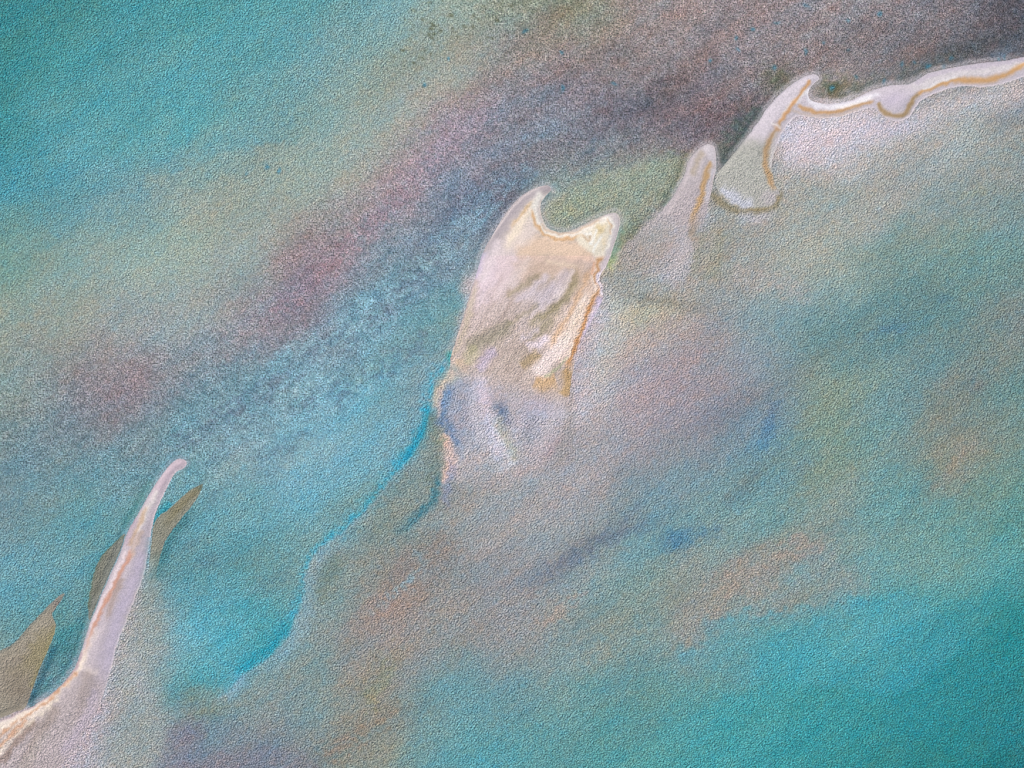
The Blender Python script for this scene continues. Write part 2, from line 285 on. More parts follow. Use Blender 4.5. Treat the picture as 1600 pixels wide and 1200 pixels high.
# cool channels
for cx, cy, rx, ry, a, c, o in [(920,855,80,12,38,(92,110,130),.6),(985,825,50,12,20,(100,124,140),.5),(1060,842,34,13,25,(66,122,158),0.49),(1065,850,14,24,10,(70,126,160),0.30),(1205,655,12,34,-12,(64,112,158),0.49),(1195,680,28,12,40,(72,124,160),0.38),
        (1160,760,50,12,38,(104,126,128),.5),(1240,740,60,8,35,(112,140,146),.5),(1400,512,24,7,12,(72,124,156),.6),(1360,525,20,6,20,(76,128,152),.5),(1470,468,14,5,0,(76,130,156),.5),
        (1440,800,12,60,-25,(104,144,140),.4),(1560,150,40,20,10,(168,166,158),.1),(1590,240,40,20,10,(112,150,150),.3),(1430,260,50,12,30,(128,152,150),.25),
        (1120,560,30,20,30,(120,140,150),.35),(1190,500,60,18,10,(110,146,150),.35),(1330,480,90,30,10,(114,150,142),.4)]:
    blob(F, cx, cy, rx, ry, a, c, o*.35, .35, 6); clump(F, cx, cy, rx*1.1, ry*1.2, a, c, o*.42, noise=CL2)
stroke(F, [(1080,985),(1140,975),(1200,968),(1260,958),(1300,952),(1350,930)], 2, 16, (74,160,178), .5, 5, (.2,.2)); blob(F, 1340, 945, 26, 12, 10, (72,160,182), .6)
patch(F, [(1060,1010),(1130,985),(1200,975),(1290,962),(1380,940),(1500,900),(1600,860),(1600,1200),(700,1200),(800,1130),(920,1060)], 34, (74,158,162), .15, 8)
# south-west spit: pale plume in its lee, mauve mound on the bottom edge
patch(F, [(236,830),(232,880),(222,930),(215,980),(200,1020),(190,1060),(200,1100),(180,1160),(150,1230),(-40,1240),(-40,1150),(60,1100),(120,1050),(150,980),(180,900),(210,830)], 14, (184,174,178), .9, 3)
patch(F, [(240,900),(262,950),(262,1010),(250,1080),(262,1150),(240,1230),(150,1230),(170,1100),(180,1000),(215,930)], 26, (152,160,152), .8, 4)
blob(F, 215, 1060, 16, 60, 20, (184,178,174), .5); blob(F, 225, 1110, 14, 60, -10, (160,166,156), .4)
patch(F, [(256,1170),(270,1135),(300,1128),(320,1140),(330,1170),(400,1172),(480,1180),(500,1240),(250,1240)], 12, (128,128,136), .75, 4, .1)
blob(F, 290, 1150, 26, 20, 0, (132,122,132), .5); blob(F, 330, 1110, 40, 14, 20, (128,136,112), .5, .3); blob(F, 300, 1085, 20, 14, 0, (130,134,108), .5, .4)
# dark teal fringes beside the drowned shoals
stroke(F, [(308,786),(280,822),(262,845),(252,880),(246,915)], [1,3,4,4,2], 9, (52,118,126), .75, 2, (.2,.3))
stroke(F, [(262,790),(250,802),(243,815)], 2, 8, (36,142,156), .8, 1)
stroke(F, [(247,745),(225,778),(208,806),(194,832)], 3, 12, (62,134,130), .6, 2, (.2,.2))
stroke(F, [(192,845),(160,868),(144,900),(135,950),(130,985)], 2, 10, (66,134,140), .5, 2)
patch(F, [(92,985),(84,1015),(64,1055),(44,1105),(80,1085),(112,1050),(128,1010),(134,970),(115,975)], 11, (52,132,138), .75, 4, .15)
stroke(F, [(84,1016),(66,1054),(48,1098)], 2, 8, (28,88,104), .65, 1)
blob(F, 110, 1020, 18, 18, 0, (60,118,116), .5, .4)
g_ = F.mean(axis=2, keepdims=True); sat_ = F.max(axis=2, keepdims=True)-F.min(axis=2, keepdims=True)
F += (g_-F)*.10*smooth((95-sat_)/60)
F += np.array([4., 3., 8.])+smooth((F[..., 1:2]-F[..., 0:1]-30)/40)*smooth((F[..., 0:1]-60)/50)*np.array([9., 1, 0.])
zb_ = np.exp(-(((gx-900)*.5+(gy-180)*.86)/120)**2)*smooth((gx-350)/200)*smooth((1150-gx)/150)   # the mauve weed belt
F += zb_[..., None]*np.array([7., 9., 9.])
zr_ = smooth((gx*.5+gy*.8-1030)/260)*smooth((gx-820)/200)
F += zr_[..., None]*np.array([-6., 0., -1.])
F += smooth((F[..., 1:2]-F[..., 0:1]-32)/35)*np.array([3., 0., -3.])
F -= (smooth((420-gx-gy*.6)/500)*9)[..., None]*np.array([1., 1., .8])
F -= (smooth((gx+gy*1.2-2500)/500)*10)[..., None]*np.array([.2, 1.1, 1.2])
FB = F.copy()
# speckle of weed, strongest in the mauve field
def zone(pts, soft):
    pl = catmull(pts, 5, True); sl = box(pl, soft*2); m = np.zeros((NY, NX), np.float32)
    m[sl] = smooth((sdf(gx[sl]+W1[sl]*12, gy[sl]+W2[sl]*12, pl)+soft)/(2*soft)); return m
Zw = zone([(-60,620),(100,560),(330,480),(480,360),(620,230),(740,90),(800,-60),(1700,-60),(1700,70),(1500,90),(1280,130),(1180,180),(1100,230),(900,280),(780,340),(720,440),(640,540),(500,640),(300,760),(100,760),(-60,700)], 60)
Zo = zone([(-60,420),(200,330),(420,220),(640,80),(680,-60),(1700,-60),(1700,100),(1100,260),(780,330),(700,520),(400,760),(100,820),(-60,740)], 70)
F += Zw[..., None]*np.array([4., 4., 5.])
F += (mott*(2.0+2.5*Zw))[..., None]*np.array([1, .95, .95])
F += (mott2*(1.5+3.5*Zw))[..., None]*np.array([1, .9, .88])
F += (tiny*(2.5+9.0*Zw))[..., None]*np.array([1, .97, .95])
F += (fnoise(12, 8, 38, 11)*(1.5+.5*Zw))[..., None]*np.array([1, -.25, -.6])
F += (fnoise(6, 4.5, 38, 13)*(2.6-1.3*Zw))[..., None]*np.array([1, .05, -.8])
F += (big*2.0)[..., None]+(fnoise(70, 22, 35, 12)*2.5)[..., None]*np.array([1, -.1, -.7])
# little clear-water holes in the weed, and dark tufts
rs = np.random.default_rng(5)
holes = [(1258,82),(1325,80),(1287,65),(1299,137),(1325,32),(1336,120),(1176,45),(1154,78),(1475,104),(1450,103),(1485,91),(1382,128),(700,92),(664,134),(878,83),(820,48),(384,272),(436,268),(418,262),(1260,8),(1150,60),(1210,105),(1110,95),(1214,35),(1410,100),(1375,20),(1430,97),(1570,90),(1560,92),(880,138),(960,130)]
for i, (hx, hy) in enumerate(holes):
    blob(F, hx, hy, rs.uniform(2.5, 5.5), rs.uniform(2.2, 3.6), rs.uniform(0, 180), (62,126,150), rs.uniform(.5, .95), 0, 1.5, 3)
for i in range(46):
    t = rs.uniform(0, 1); hx = 640+t*120+rs.normal(0, 28); hy = 70-t*50+rs.normal(0, 26)
    blob(F, hx, hy, rs.uniform(1.6, 4), rs.uniform(1.5, 3), 0, (84,88,62), rs.uniform(.3, .8), 0, 1.5, 3)
stroke(F, [(1224,296),(1218,312),(1207,325),(1182,332),(1158,331),(1136,322),(1120,310),(1110,298)], [1.5,1.5,1.5,1.6,2.4,3.2,3,2], 5, (144,132,106), .8, 1, (.1,.1))
stroke(F, [(1214,330),(1190,338),(1168,338),(1150,334)], 2, 7, (190,186,192), .5, 1.5, (.2,.2))
stroke(F, [(1078,372),(1066,405),(1055,440)], [4,6,6], 9, (194,184,184), .6, 2, (.1,.3)); stroke(F, [(1098,360),(1090,400),(1080,440)], 3, 8, (150,148,126), .5, 2, (.1,.3)); stroke(F, [(1040,350),(1016,390),(1000,425)], 3, 9, (176,170,166), .5, 2, (.1,.3))
stroke(F, [(1118,345),(1112,390),(1100,430)], 3, 8, (172,166,152), .5, 2, (.1,.3))
# draped silt folds at the foot of the main bar
stroke(F, [(880,610),(872,645),(850,690),(826,730)], [3,5,7,6], 12, (196,188,194), .55, 2.5, (.1,.3)); stroke(F, [(838,640),(828,670),(812,700)], [2,4,3], 8, (150,150,160), .5, 2, (.2,.3))
stroke(F, [(895,640),(885,690),(862,740)], [2,4,4], 10, (150,146,144), .45, 2.5, (.2,.3)); stroke(F, [(744,600),(738,630),(744,665),(758,700)], [2,3,4,3], 7, (204,198,206), .6, 1.5, (.2,.2))
stroke(F, [(812,610),(800,640),(806,670)], [3,4,3], 9, (192,180,182), .5, 2, (.2,.3))
HM = np.zeros((NY, NX), np.float32)
def halo(pts, op=.4, col=(190,182,188), wd=.6, sf=4.5): 
    stroke(F, pts, wd, sf, col, op, .6, (.06,.12))
    pl = catmull(pts, 4); sl = box(pl, 14); d, t = line_dist(gx[sl], gy[sl], pl); HM[sl] = np.maximum(HM[sl], smooth((12-d)/8))
halo([(862,304),(863,294),(852,287),(834,294),(813,307),(794,328),(778,350),(761,375),(751,396),(743,422),(735,446)])
halo([(852,310),(847,325),(850,338),(856,350),(867,357),(880,359),(896,355),(912,347),(930,338),(947,331),(965,329),(972,344),(968,366),(960,392),(953,412)])
halo([(1040,326),(1054,300),(1066,275),(1074,251),(1088,232),(1105,222),(1117,227),(1122,245),(1121,262)], .55)
halo([(1126,262),(1145,238),(1163,215),(1179,194),(1194,171),(1212,149),(1235,130),(1256,117),(1273,113),(1283,123),(1273,133),(1266,145),(1270,154),(1283,158),(1300,158),(1318,156),(1340,148),(1362,138),(1390,130),(1417,128),(1431,122),(1450,111),(1472,105),(1500,100),(1532,95),(1570,91),(1602,85),(1650,72)], .55)
halo([(289,733),(295,723),(283,714),(268,720),(249,743),(231,771),(214,800),(196,832),(187,860),(170,897),(153,936),(136,978),(123,1018),(111,1045),(85,1075),(55,1096),(25,1112),(-2,1122)], .3, (170,160,176), .6, 4)
stroke(F, [(1046,322),(1026,342),(1002,366),(984,388),(970,412)], 3, 9, (176,168,170), .6, 2, (.05,.4))
FW = F.copy()                      # everything that lies under water

# ------------------------------------------------------------------ sandbars: outlines (map units) and what lies on them
A_OUT = [(861,297),(858,291),(850,290),(835,297),(815,310),(797,329),(782,350),(765,375),(755,395),(747,420),(739,445),(730,475),(722,502),(712,532),(705,558),(704,590),(722,616),(760,632),(800,640),(840,650),(870,655),(886,640),(892,600),(902,550),(916,520),(930,490),(941,468),(941,455),(936,442),(938,430),(950,410),(957,390),(965,365),(969,344),(963,333),(947,335),(930,342),(912,351),(895,359),(880,363),(865,361),(853,353),(846,337),(844,322),(850,308)]
B_OUT = [(1105,225),(1115,229),(1119,245),(1118,265),(1114,285),(1110,305),(1104,330),(1098,356),(1088,385),(1060,402),(1020,396),(992,380),(1004,360),(1026,338),(1043,319),(1056,300),(1068,276),(1076,252),(1090,234)]
C_OUT = [(1280,123),(1272,116),(1257,120),(1237,132),(1215,151),(1197,172),(1182,195),(1165,217),(1147,240),(1130,260),(1119,277),(1121,296),(1132,311),(1153,324),(1178,330),(1202,325),(1219,309),(1211,288),(1206,266),(1207,248),(1215,224),(1224,204),(1240,184),(1262,182),(1288,185),(1312,182),(1336,174),(1360,168),(1372,174),(1384,184),(1403,190),(1420,182),(1430,168),(1442,155),(1460,146),(1484,138),(1508,134),(1534,136),(1560,132),(1582,126),(1620,112),(1680,90),(1720,60),(1720,40),(1660,72),(1600,89),(1570,95),(1532,99),(1500,104),(1472,109),(1450,115),(1432,126),(1417,132),(1390,134),(1362,142),(1340,152),(1318,160),(1300,162),(1282,162),(1267,157),(1262,146),(1270,132)]
D_OUT = [(292,723),(282,717),(269,723),(251,745),(234,771),(217,801),(199,832),(190,860),(173,897),(156,936),(139,979),(126,1020),(114,1048),(87,1079),(56,1100),(26,1116),(0,1126),(-60,1150),(-130,1190),(-130,1260),(0,1260),(60,1225),(110,1180),(140,1130),(160,1090),(172,1050),(182,1009),(195,975),(212,931),(225,897),(230,866),(236,832),(243,801),(256,772),(272,741),(286,732)]
E_OUT = [(102,929),(94,930),(80,942),(65,957),(45,978),(22,1004),(0,1016),(-50,1040),(-120,1090),(-120,1170),(-50,1140),(0,1122),(26,1112),(39,1107),(47,1088),(61,1048),(78,1009),(87,981),(82,960),(92,944)]
G_OUT = [(196,834),(184,842),(173,853),(160,866),(152,880),(145,900),(140,924),(137,950),(141,975),(150,960),(164,925),(180,890),(192,860)]
H_OUT = [(318,757),(310,758),(295,767),(280,780),(264,795),(248,806),(240,820),(236,850),(232,885),(228,915),(236,935),(243,915),(246,890),(252,865),(261,841),(277,819),(290,803),(303,787),(312,772)]

OR, TN, CR, PK, LI = (226,172,120), (190,150,104), (240,228,208), (216,198,192), (206,196,208)
FS = {}
def bar_map(out, soft, base, op=1.0):
    f = FW.copy(); pl = catmull(out, 6, True)
    return f
# --- main bar
f = FW.copy()
patch(f, A_OUT, 5, (202,188,178), 1, .6, inner=-2)
patch(f, [(700,470),(735,470),(800,440),(900,440),(945,470),(920,560),(895,640),(800,650),(700,620)], 30, (188,174,162), .95, 3)
blob(f, 785, 415, 34, 66, -28, (228,208,200), .9); blob(f, 760, 440, 14, 50, -20, (216,200,202), .6)
stroke(f, [(922,425),(915,455),(902,485),(888,515),(876,545),(868,570)], [10,14,14,14,13,10], 8.75, (224,200,176), .75, 1.5, (.05,.1))
stroke(f, [(845,440),(850,470),(835,495)], [16,20,12], 18, (206,194,188), .7, 2)
patch(f, [(815,372),(840,366),(880,370),(920,385),(930,410),(900,408),(860,402),(820,405),(808,388)], 10, (234,202,172), .95, 3)
patch(f, [(812,410),(850,402),(905,410),(922,430),(918,470),(880,450),(840,430),(815,440)], 12, (208,184,158), .8, 4)
patch(f, [(800,350),(822,320),(836,316),(838,345),(835,370),(815,385),(795,380)], 8, (236,216,200), .9, 2)
stroke(f, [(835,316),(824,335),(812,352),(798,375),(788,398)], [3,5,6,6,3], 3.75, (246,226,196), .85, 1, (.05,.3))
stroke(f, [(862,295),(850,294),(833,302),(815,315),(797,335),(780,360),(766,385),(755,410),(747,435)], [4,6,8,8,8,7,6,5,3], 5, (182,170,174), .95, 1, (0,.3))
stroke(f, [(760,390),(750,415),(742,440)], 2, 6, (196,188,212), .6, 1, (.2,.2))
stroke(f, [(842,308),(826,322),(808,343),(790,366)], 0.6, 3.19, (221,184,137), .8, 1, (.2,.4))
stroke(f, [(843,305),(836,320),(836,340),(846,356),(860,366),(880,370),(905,364),(925,355),(950,344)], [4,4,4,4,4,3,3,3,3], 4, (248,238,220), .95, 1)
stroke(f, [(832,322),(834,342),(842,358),(858,370),(880,374),(900,371),(925,366),(940,372)], 0.72, 3.19, (225,175,125), .85, 1, (.1,.3))
stroke(f, [(846,352),(858,362),(880,366),(902,362),(930,348),(955,338)], 0.48, 2.66, (214,178,145), .6, 1)
patch(f, [(900,372),(930,356),(955,346),(952,372),(944,400),(934,420),(928,400),(915,390)], 4, (242,228,200), .95, 1.5)
blob(f, 938, 362, 12, 8, 40, (222,198,150), .6, .3); blob(f, 948, 385, 4, 10, -10, (230,200,150), .5)
for a, b in [((912,366),(924,382)),((924,382),(922,364)),((932,360),(926,378)),((914,366),(922,366)),((940,372),(930,384)),((930,384),(928,394))]:
    stroke(f, [a, b], .6, 2.2, (252,246,232), .9, .5)
stroke(f, [(912,368),(920,377),(921,369)], 0.9, 2.66, (200,169,136), .7, .5)
stroke(f, [(948,337),(960,337),(965,345),(961,365),(954,388),(946,408),(938,424)], [3,4,4,4,3.5,3,2], 3, (212,200,196), .9, 1)
stroke(f, [(935,346),(950,341),(958,346),(955,364),(949,385),(942,402)], 1.2, 3, (250,240,222), .9, 1, (.1,.2))
stroke(f, [(950,344),(955,352),(953,366)], 0.42, 2.12, (221,178,134), .7, 1)
stroke(f, [(940,398),(934,410),(932,425),(930,440),(936,448),(932,462),(922,480),(914,500),(906,525),(897,548),(889,568),(888,590)], [1.2,1.8,1.5,1.2,1.8,2.4,2.1,1.8,1.8,1.92,2.4,1.8], 3.19, (207,155,107), .95, 1.2, (.05,.15))
stroke(f, [(931,405),(928,420),(926,440),(930,452),(920,472),(908,495),(900,520),(892,545),(882,566)], 1.2, 2.19, (240,222,196), .85, 1.2, (.1,.1))
stroke(f, [(937,428),(934,438),(938,448),(940,458)], 1.5, 3, (240,232,232), .9, .6)
stroke(f, [(928,412),(925,428)], 0.6, 3.19, (234,173,127), .7, .6)
stroke(f, [(940,460),(934,486),(922,515),(912,545),(905,580)], [2,5,6,7,6], 6, (204,192,208), .85, 1.5, (.1,.3))
# streaks of the back of the bar
for p_, w_, s_, c_, o_ in [
    ([(905,425),(895,450),(880,470),(860,485),(840,498),(820,512)], [2,3,4,4,3,1], 7, (160,148,118), .65),
    ([(848,425),(828,440),(806,455),(790,465)], [1,3,3,1], 6, (164,150,124), .6),
    ([(870,430),(850,442),(836,452)], [1,3,1], 6, (170,156,130), .5),
    ([(880,485),(858,505),(840,520),(820,532)], [1,5,6,2], 7, (162,150,122), .6),
    ([(800,500),(780,520),(750,535),(725,545)], [1,5,6,2], 12, (152,144,126), .6),
    ([(860,425),(838,448),(820,462),(800,475)], [1,2.5,3,1], 6, (214,202,200), .7),
    ([(890,420),(870,445),(850,465),(835,480)], [2,8,9,3], 8, (206,196,196), .7),
    ([(915,440),(905,465),(890,485),(865,505)], [2,6,6,2], 8, (214,196,178), .7),
    ([(905,480),(890,505),(872,525),(850,545)], [2,7,7,3], 7, (222,202,180), .75),
    ([(915,470),(902,495),(888,520),(875,535)], [1,2,2,1], 4, (196,160,120), .6),
    ([(858,522),(845,535),(828,542),(822,545)], [3,5,4,1], 5, (236,222,222), .85),
    ([(845,512),(825,525),(810,530)], [1,2,1], 5, (206,198,200), .6),
    ([(775,545),(758,560),(748,580)], [2,4,2], 9, (188,178,200), .6),
    ([(745,540),(735,555),(725,570)], [3,6,3], 9, (186,184,140), .5),
    ([(712,560),(725,580),(715,590)], [2,4,2], 7, (214,188,150), .6),
    ([(846,552),(830,560),(812,572)], [3,5,3], 8, (184,156,112), .7),
    ([(870,592),(850,598),(832,598)], [6,9,5], 9, (206,168,122), .85),
    ([(884,575),(888,600),(878,620)], [4,6,2], 7, (190,150,100), .8)]:
    stroke(f, p_, w_, s_, c_, o_, 1.5, (.15, .15))
patch(f, [(892,520),(885,545),(872,562),(862,574),(852,588),(836,588),(832,572),(845,560),(858,545),(872,530)], 7, (232,216,200), .85, 2)
stroke(f, [(884,560),(872,574),(860,582),(852,588)], .8, 2.5, (170,180,140), .6, 1)
blob(f, 815, 555, 30, 14, 30, (178,164,150), .5)
sl = box(np.array([[700.,400.],[960.,640.]]), 0)
f[sl] += smooth((f[sl].mean(axis=2)-150)/30)[..., None]*np.array([7., 2., 5.])
stk = fnoise(30, 5, 50, 31)[sl]+.7*fnoise(16, 3.5, 58, 32)[sl]; fd = smooth((gy[sl]-395)/60)[..., None]
f[sl] += (stk*4)[..., None]*fd*np.array([1, .98, .92])
for p_, w_, s_, c_, o_ in [
    ([(925,415),(915,440),(905,462),(890,490),(872,520),(858,548)], [1,2,2,2,2,1], 4, (214,164,118), .5),
    ([(905,418),(893,445),(878,468),(862,486),(842,500)], [1,1.5,2,1.5,1], 3.5, (150,136,106), .5),
    ([(918,455),(905,485),(890,515),(876,545)], [2,3,4,4], 5, (244,226,206), .7),
    ([(898,420),(884,446),(866,468)], [1,2.5,1], 5, (232,214,204), .6),
    ([(830,400),(812,425),(795,450)], [2,3,2], 8, (236,216,204), .5),
    ([(850,408),(880,412),(905,420)], 1, 4, (244,218,184), .5),
    ([(782,372),(770,395),(760,420),(752,445)], [3,4,4,2], 8, (236,218,214), .6),
    ([(846,470),(826,486),(806,500),(788,512)], [1,2,2,1], 4, (152,142,116), .4),
    ([(700,560),(716,540),(728,505),(738,470),(746,440)], [1,1.5,1.5,1.5,1], 4, (204,188,160), .5),
    ([(930,452),(921,480),(913,502),(904,527),(895,550),(888,572)], 1.6, 2.4, (200,140,88), .75)]:
    stroke(f, p_, w_, s_, c_, o_, 1.2, (.15, .15))
# fade into the drowned apron
pl = catmull([(690,640),(700,560),(712,520),(738,470),(800,560),(860,612),(892,560),(930,500),(960,500),(960,700),(700,700)], 4, True)
sl = box(pl, 60); d = sdf(gx[sl], gy[sl], np.array([(660,596),(720,598),(800,622),(870,648),(905,640),(960,640),(960,760),(660,760)], float))
m = smooth((d+34)/34)[..., None]; f[sl] = f[sl]*(1-m)+FW[sl]*m
FS['A'] = f
# --- second spit
f = FW.copy()
patch(f, B_OUT, 5, (200,188,188), 1, .6, inner=-2)
patch(f, [(1070,290),(1115,290),(1105,390),(1020,390),(1040,320)], 20, (184,172,174), .9, 2)
stroke(f, [(1106,231),(1112,240),(1113,256)], [5,4,2], 4, (220,208,206), .9, .8)
stroke(f, [(1097,240),(1090,252),(1084,270)], 2, 5, (186,170,152), .7, .8)
stroke(f, [(1112,252),(1106,266),(1101,280),(1099,297),(1094,313),(1086,332),(1080,348),(1076,365)], [1.2,2.4,2.7,2.4,2.1,1.8,1.5,1.2], 4.25, (205,164,116), .95, 1, (.06,.35))
stroke(f, [(1115,262),(1109,280),(1106,300),(1104,320)], 1.2, 4, (214,206,206), .8, .8, (.1,.3))
sl = box(np.array([[960.,280.],[1140.,430.]]), 0); m = smooth((gy[sl]-318)/55)[..., None]; f[sl] = f[sl]*(1-m)+FW[sl]*m
FS['B'] = f
# --- hooked spit and coast
f = FW.copy()
patch(f, C_OUT, 5, (210,198,200), 1, .6, inner=-2)
patch(f, [(1110,270),(1150,225),(1205,225),(1210,260),(1225,305),(1190,340),(1120,330)], 16, (176,174,166), .95, 2)
stroke(f, [(1124,296),(1140,306),(1158,317),(1180,323)], [2,4,4,1], 13, (202,202,214), .7, 1.5, (.1,.2))
blob(f, 1205, 308, 14, 12, 30, (186,176,178), .8); blob(f, 1168, 262, 22, 26, 30, (176,176,168), .6)
stroke(f, [(1276,121),(1262,124),(1242,137),(1222,155),(1203,178),(1188,202),(1172,226)], [3,4,6,8,9,9,6], 5, (216,204,206), .95, 1, (0,.3))
stroke(f, [(1262,140),(1262,155),(1272,164),(1295,168),(1320,164),(1345,156),(1370,147)], 2, 3, (240,232,230), .9, .8)
stroke(f, [(1244,160),(1250,152),(1258,142)], 1.6, 3, (250,244,236), .9, .6); stroke(f, [(1252,148),(1240,158),(1228,170),(1220,186)], 1, 2.5, (244,232,216), .6, .6)
stroke(f, [(1267,126),(1253,143),(1241,160),(1228,176),(1218,193)], [0.9,1.2,1.32,1.56,1.2], 2.76, (227,169,116), .95, .8, (.05,0))
stroke(f, [(1217,197),(1208,212),(1200,228),(1196,246),(1198,265),(1205,283),(1214,298)], [1.2,2.4,2.7,2.4,2.1,1.8,1.2], 4.25, (191,153,112), .92, 1, (0,.15))
blob(f, 1213, 200, 4, 6, 40, (226,176,140), .9, 0, 1); stroke(f, [(1206,194),(1218,200)], .6, 2, (246,236,226), .8, .5)
stroke(f, [(1214,205),(1207,228),(1205,250),(1208,270)], 1.2, 3, (214,204,198), .7, .8, (.1,.2))
stroke(f, [(1216,302),(1216,314),(1205,324),(1180,330),(1158,329),(1138,320),(1122,308),(1112,297)], [1.5,1.5,1.2,1.4,2.5,3.5,3,2], 3.5, (146,130,98), .85, 1, (.1,.1))
stroke(f, [(1246,163),(1255,170),(1270,175),(1288,177),(1310,174),(1332,167),(1352,161),(1368,156)], [0.9,1.32,1.44,1.44,1.44,1.32,0.96,0.6], 3.19, (218,168,118), .95, .8, (.1,.1))
stroke(f, [(1236,172),(1252,178),(1275,183),(1305,181),(1340,172)], 1.5, 2.5, (208,184,164), .5, 1)
stroke(f, [(1300,170),(1325,166),(1348,158),(1364,152)], 1, 2.5, (250,242,234), .8, .8, (.2,.1))
blob(f, 1396, 155, 24, 13, 8, (206,192,204), .8, 0, 1.5)
stroke(f, [(1371,160),(1376,169),(1386,177),(1402,182),(1414,177),(1421,166),(1428,155),(1438,145)], [1.2,1.5,1.8,1.56,1.56,1.5,1.44,1.08], 3.19, (176,146,107), .95, .8, (.06,.08))
stroke(f, [(1420,140),(1436,133),(1460,122),(1490,114),(1520,112),(1560,106),(1600,98)], [5,6,6,6,6,6,6], 5, (216,206,202), .95, 1, (.15,0))
stroke(f, [(1432,130),(1452,119),(1476,112),(1505,107),(1540,102),(1600,92),(1660,76)], 1.5, 4, (196,184,194), .8, .8)
stroke(f, [(1434,149),(1446,141),(1462,135),(1484,128),(1506,125),(1532,127),(1557,122),(1577,114),(1595,104),(1620,94),(1680,72)], [0.9,1.08,1.2,1.8,2.7,3,3,2.4,2.4,2.4,1.8], 3.19, (221,168,112), .95, .8, (.04,0))
stroke(f, [(1440,141),(1456,133),(1480,124),(1500,120)], 1, 2.5, (246,238,228), .8, .8, (.1,.2))
sl = box(np.array([[1100.,120.],[1640.,345.]]), 0)
FS['C'] = f
# --- long south-west spit
f = FW.copy()
patch(f, D_OUT, 5, (200,186,190), 1, .6, inner=-2)
patch(f, [(-130,1160),(0,1136),(60,1108),(110,1064),(135,1045),(165,1060),(160,1120),(130,1180),(90,1260),(-130,1260)], 24, (184,170,170), .85, 2)
stroke(f, [(286,724),(270,731),(254,753),(240,776)], [4,5,6,6], 4, (208,186,192), .9, .8)
stroke(f, [(245,770),(234,790),(225,808),(216,828)], [2,4,4,2], 4, (228,216,206), .9, 1)
stroke(f, [(232,790),(220,812),(210,836),(202,856)], 0.9, 4.25, (198,164,134), .7, 1, (.2,.1))
stroke(f, [(212,812),(204,832),(200,850)], 1.5, 4, (182,162,176), .6, 1)
stroke(f, [(222,830),(213,850),(206,870)], [2,4,2], 2.5, (206,180,164), .7, 1)
stroke(f, [(206,856),(200,872),(190,893),(178,918),(163,946),(150,975),(138,1002),(131,1030),(122,1046)], [0.9,1.56,1.32,1.32,1.2,1.2,1.2,0.96,0.72], 3.19, (211,155,134), .95, 1, (.1,.1))
stroke(f, [(196,862),(184,890),(170,920),(155,950),(142,980)], 1, 2.5, (230,210,206), .85, .8)
stroke(f, [(192,902),(182,925),(172,952),(168,975)], 2, 5, (164,142,134), .6, 1, (.1,.3))
stroke(f, [(224,850),(218,890),(204,925),(186,965),(176,1010),(165,1050),(150,1095)], [4,7,7,7,9,10,8], 7, (204,190,204), .85, 1.5, (.1,.3))
stroke(f, [(152,985),(142,1000),(134,1025),(132,1042),(150,1050)], [2,3,3,3,2], 5, (226,208,198), .8, 1)
stroke(f, [(136,1012),(126,1040),(108,1062),(84,1084),(58,1104),(28,1122),(0,1138),(-60,1165)], [1.5,3,4,6,8,9,10,12], 2.5, (240,222,200), .95, 1, (.1,0))
stroke(f, [(128,1022),(116,1048),(88,1078),(56,1099),(26,1115),(0,1125)], .8, 2.5, (192,166,172), .9, .6)
stroke(f, [(126,1044),(104,1068),(78,1092),(50,1112),(20,1132),(0,1150),(-30,1172)], [0.6,0.84,0.96,1.2,1.2,1.2,1.2], 3.19, (207,160,130), .8, 1.2, (.1,0), rough=.3)
stroke(f, [(96,1084),(70,1110),(40,1132),(10,1160),(-20,1190)], [2,4,5,7,8], 3.12, (232,214,192), .8, 2, (.15,0), rough=.2)
stroke(f, [(40,1128),(20,1146),(0,1166)], 0.84, 4.25, (205,153,123), .8, 1.5); stroke(f, [(60,1125),(34,1150),(10,1180),(-10,1200)], 2, 5, (150,128,118), .7, 1.5, (.1,0))
stroke(f, [(132,1044),(142,1056),(150,1072),(154,1090)], [1,2,3,2], 9, (150,134,128), .12, 1, (.2,.3))
stroke(f, [(136,1046),(134,1075),(126,1105),(112,1140)], 2.5, 9, (158,142,136), .3, 1.5, (.1,.3))
stroke(f, [(150,1072),(140,1110),(118,1150),(90,1185)], [2,5,6,5], 7, (190,176,190), .6, 1.5, (.1,.2))
stroke(f, [(86,1110),(60,1150),(40,1195)], [3,5,4], 8, (160,144,136), .6, 1.5); stroke(f, [(72,1150),(50,1180),(30,1210)], 3, 7, (188,176,172), .6, 1.5)
sl = box(np.array([[100.,840.],[300.,1360.]]), 0)
pl = np.array([(240,820),(236,850),(232,885),(226,910),(214,945),(198,985),(187,1020),(178,1060),(168,1100),(150,1140),(118,1190),(90,1240),(90,1300),(320,1300),(320,820)], float)
m = smooth((sdf(gx[sl], gy[sl], pl)+16)/20)[..., None]; f[sl] = f[sl]*(1-m)+FW[sl]*m
FS['D'] = f
